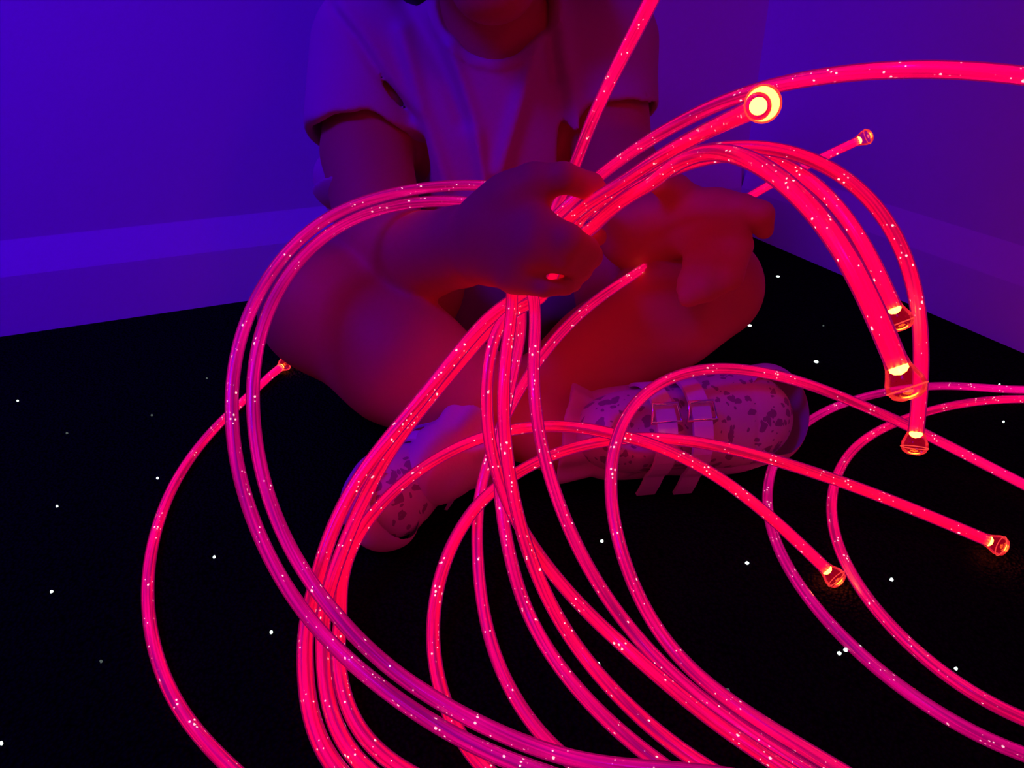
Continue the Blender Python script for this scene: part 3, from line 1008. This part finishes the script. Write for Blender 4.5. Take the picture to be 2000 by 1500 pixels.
strand('strand laid over both shoes that ends in a clear bulb nearer the child',
       [(1614, 1112, .478), (1560, 1056, .485), (1500, 1003, .49), (1420, 938, .49), (1340, 889), (1260, 856, .49), (1200, 840), (1130, 827, .495), (1060, 826), (1000, 832, .51), (930, 850), (870, 880, .50), (820, 912), (780, 940, .49), (720, 996, .478),
        (684, 1052), (662, 1100, .458), (650, 1148), (643, 1205, .43), (640, 1260, 'f'), (644, 1320, 'f'), (654, 1380, 'f'), (678, 1436, 'f'), (716, 1500, 'f')], 'core_hot', tip='start', tail=hub(7), lift=0.003)
strand('strand crossing the sock, its clear bulb lighting the carpet by the frame edge',
       [(1930, 1056, .497), (1849, 1021, .505), (1780, 993, .51), (1725, 971), (1670, 949, .51), (1615, 930), (1560, 914, .505), (1490, 889), (1407, 870, .50), (1352, 859), (1297, 850, .502), (1240, 848), (1187, 855, .505), (1132, 864), (1078, 881, .505), (1044, 896), (1010, 914, .50),
        (965, 948), (931, 979, .485), (909, 1004), (886, 1040, .47), (862, 1092), (847, 1136, .448), (839, 1185), (837, 1236, 'f'), (841, 1290, 'f'), (850, 1335, 'f'), (866, 1384, 'f'), (888, 1440, 'f'), (915, 1500, 'f')],
       'core_hot', tip='start', tail=hub(8), lift=0.0)
strand('strand humped over the toe of the patterned shoe',
       [(2080, 990, 'f'), (2000, 948, .567), (1940, 915), (1870, 880, .58), (1800, 843), (1740, 815, .585), (1680, 790), (1620, 765, .57), (1560, 742), (1500, 727, .545), (1440, 716), (1390, 713, .53), (1340, 719), (1290, 737, .515), (1240, 772), (1205, 818, .49), (1188, 870), (1183, 920, .48),
        (1187, 980), (1197, 1035, .46), (1206, 1070), (1224, 1125, .44), (1245, 1176), (1275, 1230, 'f'), (1314, 1284, 'f'), (1354, 1324, 'f'), (1400, 1364, 'f'), (1460, 1402, 'f'), (1520, 1438, 'f'), (1580, 1470, 'f'), (1640, 1500, 'f')],
       'core', tip='start', tail=hub(9), lift=0.002)
strand('thin purple-red strand bending round the shoe toe, wider of the two side loops',
       [(2130, 812, 'f'), (2000, 768, 'f'), (1950, 760, 'f'), (1890, 753, 'f'), (1830, 751, 'f'), (1770, 757, 'f'), (1710, 769, 'f'), (1650, 785, 'f'), (1600, 806, 'f'), (1560, 835, 'f'), (1530, 866, 'f'), (1507, 905, 'f'), (1496, 950, 'f'), (1495, 1004, 'f'),
        (1507, 1048, 'f'), (1524, 1092, 'f'), (1552, 1136, 'f'), (1579, 1178, 'f'), (1615, 1219, 'f'), (1659, 1265, 'f'), (1708, 1308, 'f'), (1755, 1348, 'f'), (1813, 1388, 'f'), (1872, 1426, 'f'), (1930, 1457, 'f'), (2000, 1490, 'f')],
       'core_soft', tip='start', tail=[(0.33, 0.21, 0.005), (0.39, 0.1, 0.008), (0.43, -0.1, 0.03)], radius=0.0037)
strand('thin purple-red side loop passing right beside the clear bulb',
       [(2150, 782, 'f'), (2000, 777, 'f'), (1960, 778, 'f'), (1910, 783, 'f'), (1860, 790, 'f'), (1810, 803, 'f'), (1760, 820, 'f'), (1710, 841, 'f'), (1668, 870, 'f'), (1640, 908, 'f'), (1624, 950, 'f'), (1619, 990, 'f'), (1622, 1028, 'f'), (1631, 1065, 'f'), (1644, 1098, 'f'),
        (1666, 1137, 'f'), (1694, 1178, 'f'), (1725, 1216, 'f'), (1766, 1258, 'f'), (1812, 1301, 'f'), (1860, 1337, 'f'), (1907, 1369, 'f'), (1953, 1398, 'f'), (2000, 1425, 'f')],
       'core', tip='start', tail=[(0.37, 0.22, 0.005), (0.42, 0.1, 0.008), (0.45, -0.1, 0.03)], radius=0.0037, lift=0.0)



# keep the strands out of each other and out of the child
from mathutils.bvhtree import BVHTree
bpy.context.view_layer.update()
solids = []
for o in bpy.data.objects:
    if o.type == 'MESH' and o.name.split('.')[0] in ('body', 't_shirt', 'shorts', 'shoe', 'sole', 'sock'):
        mw = o.matrix_world
        solids.append(BVHTree.FromPolygons([mw @ v.co for v in o.data.vertices], [tuple(p.vertices) for p in o.data.polygons]))
paths = [q[0] for q in STRANDS]
rads = np.concatenate([np.full(len(q[0]), q[4]) for q in STRANDS])
for _k, q in enumerate(STRANDS):
    if q[3]:
        rads[sum(len(p[0]) for p in STRANDS[:_k]):][:5] = q[4] * 1.75
ids = np.concatenate([np.full(len(q[0]), i) for i, q in enumerate(STRANDS)])
X = np.concatenate(paths)
home = X.copy()
cuts = np.cumsum([len(p) for p in paths])[:-1]
camp = np.array([0, 0, H])
NIT = 104
for it in range(NIT):
    if it % 6 == 0:
        A_, B_ = [], []
        for i in range(0, len(X), 1500):
            d = X[i:i + 1500, None, :] - X[None, :, :]
            L = np.sqrt((d * d).sum(2))
            hit = (ids[i:i + 1500, None] != ids[None, :]) & (L < 0.024)
            a_, b_ = np.nonzero(hit)
            A_.append(a_ + i); B_.append(b_)
        A_, B_ = np.concatenate(A_), np.concatenate(B_)
    d = X[A_] - X[B_]
    L = np.maximum(np.linalg.norm(d, axis=1), 1e-4)
    need = rads[A_] + rads[B_] + 0.0011
    hit = L < need
    push = np.zeros_like(X); cnt = np.zeros(len(X))
    vec = d / L[:, None] * ((need - L) * 0.55)[:, None]
    np.add.at(push, A_[hit], vec[hit]); np.add.at(cnt, A_[hit], 1)
    X += push / np.maximum(cnt, 1)[:, None] ** 0.6
    if it % 5 == 3 and it < NIT - 34:
        for i in range(len(X)):
            if STRANDS[ids[i]][1].startswith('strand slung'):
                continue
            p = Vector(X[i])
            ray = (Vector(camp) - p).normalized()
            for tr in solids:
                loc, nor, _, dist = tr.find_nearest(p, 0.03)
                if loc is None:
                    continue
                side = (p - loc).dot(nor)
                gap = rads[i] * 0.95 - (dist if side > 0 else -dist)
                if gap > 0:
                    c = nor.dot(ray)
                    p += ray * (math.copysign(1, c) * min(gap / max(abs(c), 0.4), 0.005))
            X[i] = p
    parts_ = np.split(X, cuts)
    if it < NIT - 14:
        for q in parts_:
            q[1:-1] = q[1:-1] * 0.5 + (q[:-2] + q[2:]) * 0.25
    X = np.concatenate(parts_)
    X[:, 2] = np.maximum(X[:, 2], rads + 0.0002)
for q, a in zip(STRANDS, np.split(X, cuts)):
    build_strand(a, *q[1:])

# ------------------------------------------------------------------ star lights in the carpet
stars = [
    (35, 784, 1, 'furthest star light from the child, high up beside the frame edge'),
    (131, 847, 0, 'faint star light just beyond the brighter one nearest the frame edge'),
    (112, 990, 1, 'dull oval star light out on the bare carpet, alone above the lower edge'),
    (308, 935, 1, 'star light just outside the thin single strand where it starts to bend'),
    (484, 956, 1, 'star light in the narrow gap between the paired big loops'),
    (297, 812, 0, 'faint star light between wall and thin single strand'),
    (404, 740, 0, 'faint star light close under the baseboard beside the big loop'),
    (419, 1089, 1, 'star light inside the thin strand, level with its widest bend'),
    (101, 1157, 1, 'star light outside the widest bend of the thin strand'),
    (530, 1236, 1, 'star light between thin strand and the big paired loops'),
    (683, 1410, 1, 'star light touching the bundle of three strands at the lower edge'),
    (3, 1453, 1, 'star light cut by the lower corner of the frame'),
    (198, 1293, 0, 'faint star light beside the lower bend of the thin strand'),
    (1519, 541, 2, 'ring-shaped star light nearest the corner of the room'),
    (1464, 637, 2, 'ring-shaped star light close beside the knee'),
    (1594, 708, 2, 'ring-shaped star light above the two side loops'),
    (1608, 637, 0, 'faint star light between two ring-shaped ones by the wall'),
    (1952, 752, 1, 'star light touching the far side loop near the frame edge'),
    (1960, 825, 1, 'star light between the side loops and the long humped strand'),
    (1937, 908, 1, 'star light on the edge of the humped strand near the frame edge'),
    (1565, 784, 0, 'faint star light beside the toe of the patterned shoe'),
    (1176, 1058, 1, 'star light just below the patterned shoe, beside the humped strand'),
    (1459, 1101, 1, 'large star light between the humped strand and the clear bulb'),
    (1741, 1133, 1, 'star light between the two clear bulbs'),
    (1639, 1277, 1, 'lower of two star lights side by side under the side loop'),
    (1651, 1270, 1, 'star light partly under the side loop, beside its twin'),
    (1168, 1298, 1, 'star light between the middle strands near the lower edge'),
    (1866, 1307, 1, 'tiny star light beside the inner side loop near the lower corner'),
    (1421, 1350, 0, 'faint streak-like star light above the thick bundle at the lower edge'),
    (1197, 944, 1, 'star light peeping out beside the humped strand under the shoe straps'),
]
for px, py, kind, lab in stars:
    c = G(px, py, 0.0)
    sz = 0.0009 if kind != 0 else 0.0008
    if py > 1000 and px > 1100 and px != 1866:
        sz = 0.00115
    v, f = [], []
    seg = 12
    if kind == 2:
        for i in range(seg):
            a = i / seg * 2 * math.pi
            for k in range(5):
                b = k / 5 * 2 * math.pi
                rr = 0.0017 + 0.0007 * math.cos(b)
                v.append((rr * math.cos(a), rr * math.sin(a), 0.0008 + 0.0006 * math.sin(b)))
        for i in range(seg):
            for k in range(5):
                f.append((i * 5 + k, ((i + 1) % seg) * 5 + k, ((i + 1) % seg) * 5 + (k + 1) % 5, i * 5 + (k + 1) % 5))
    else:
        prof = [(-0.002, 0.7), (0.0005, 1.0), (0.0012, 0.8), (0.0016, 0.4)]
        jit = [1 + 0.25 * random.uniform(-1, 1) for _ in range(seg)]
        for (z, r) in prof:
            for i in range(seg):
                a = i / seg * 2 * math.pi
                v.append((sz * r * jit[i] * math.cos(a), sz * r * jit[i] * math.sin(a), z))
        for i in range(len(prof) - 1):
            for k in range(seg):
                k2 = (k + 1) % seg
                f.append((i * seg + k, i * seg + k2, (i + 1) * seg + k2, (i + 1) * seg + k))
        f.append(tuple((len(prof) - 1) * seg + k for k in range(seg)))
    o = mesh_obj('star_light', v, f, M['star_dim'] if kind == 0 else M['star'])
    o.location = c
    o['label'] = lab
    o['category'] = 'star light'
    o['group'] = 'star lights in the black carpet'
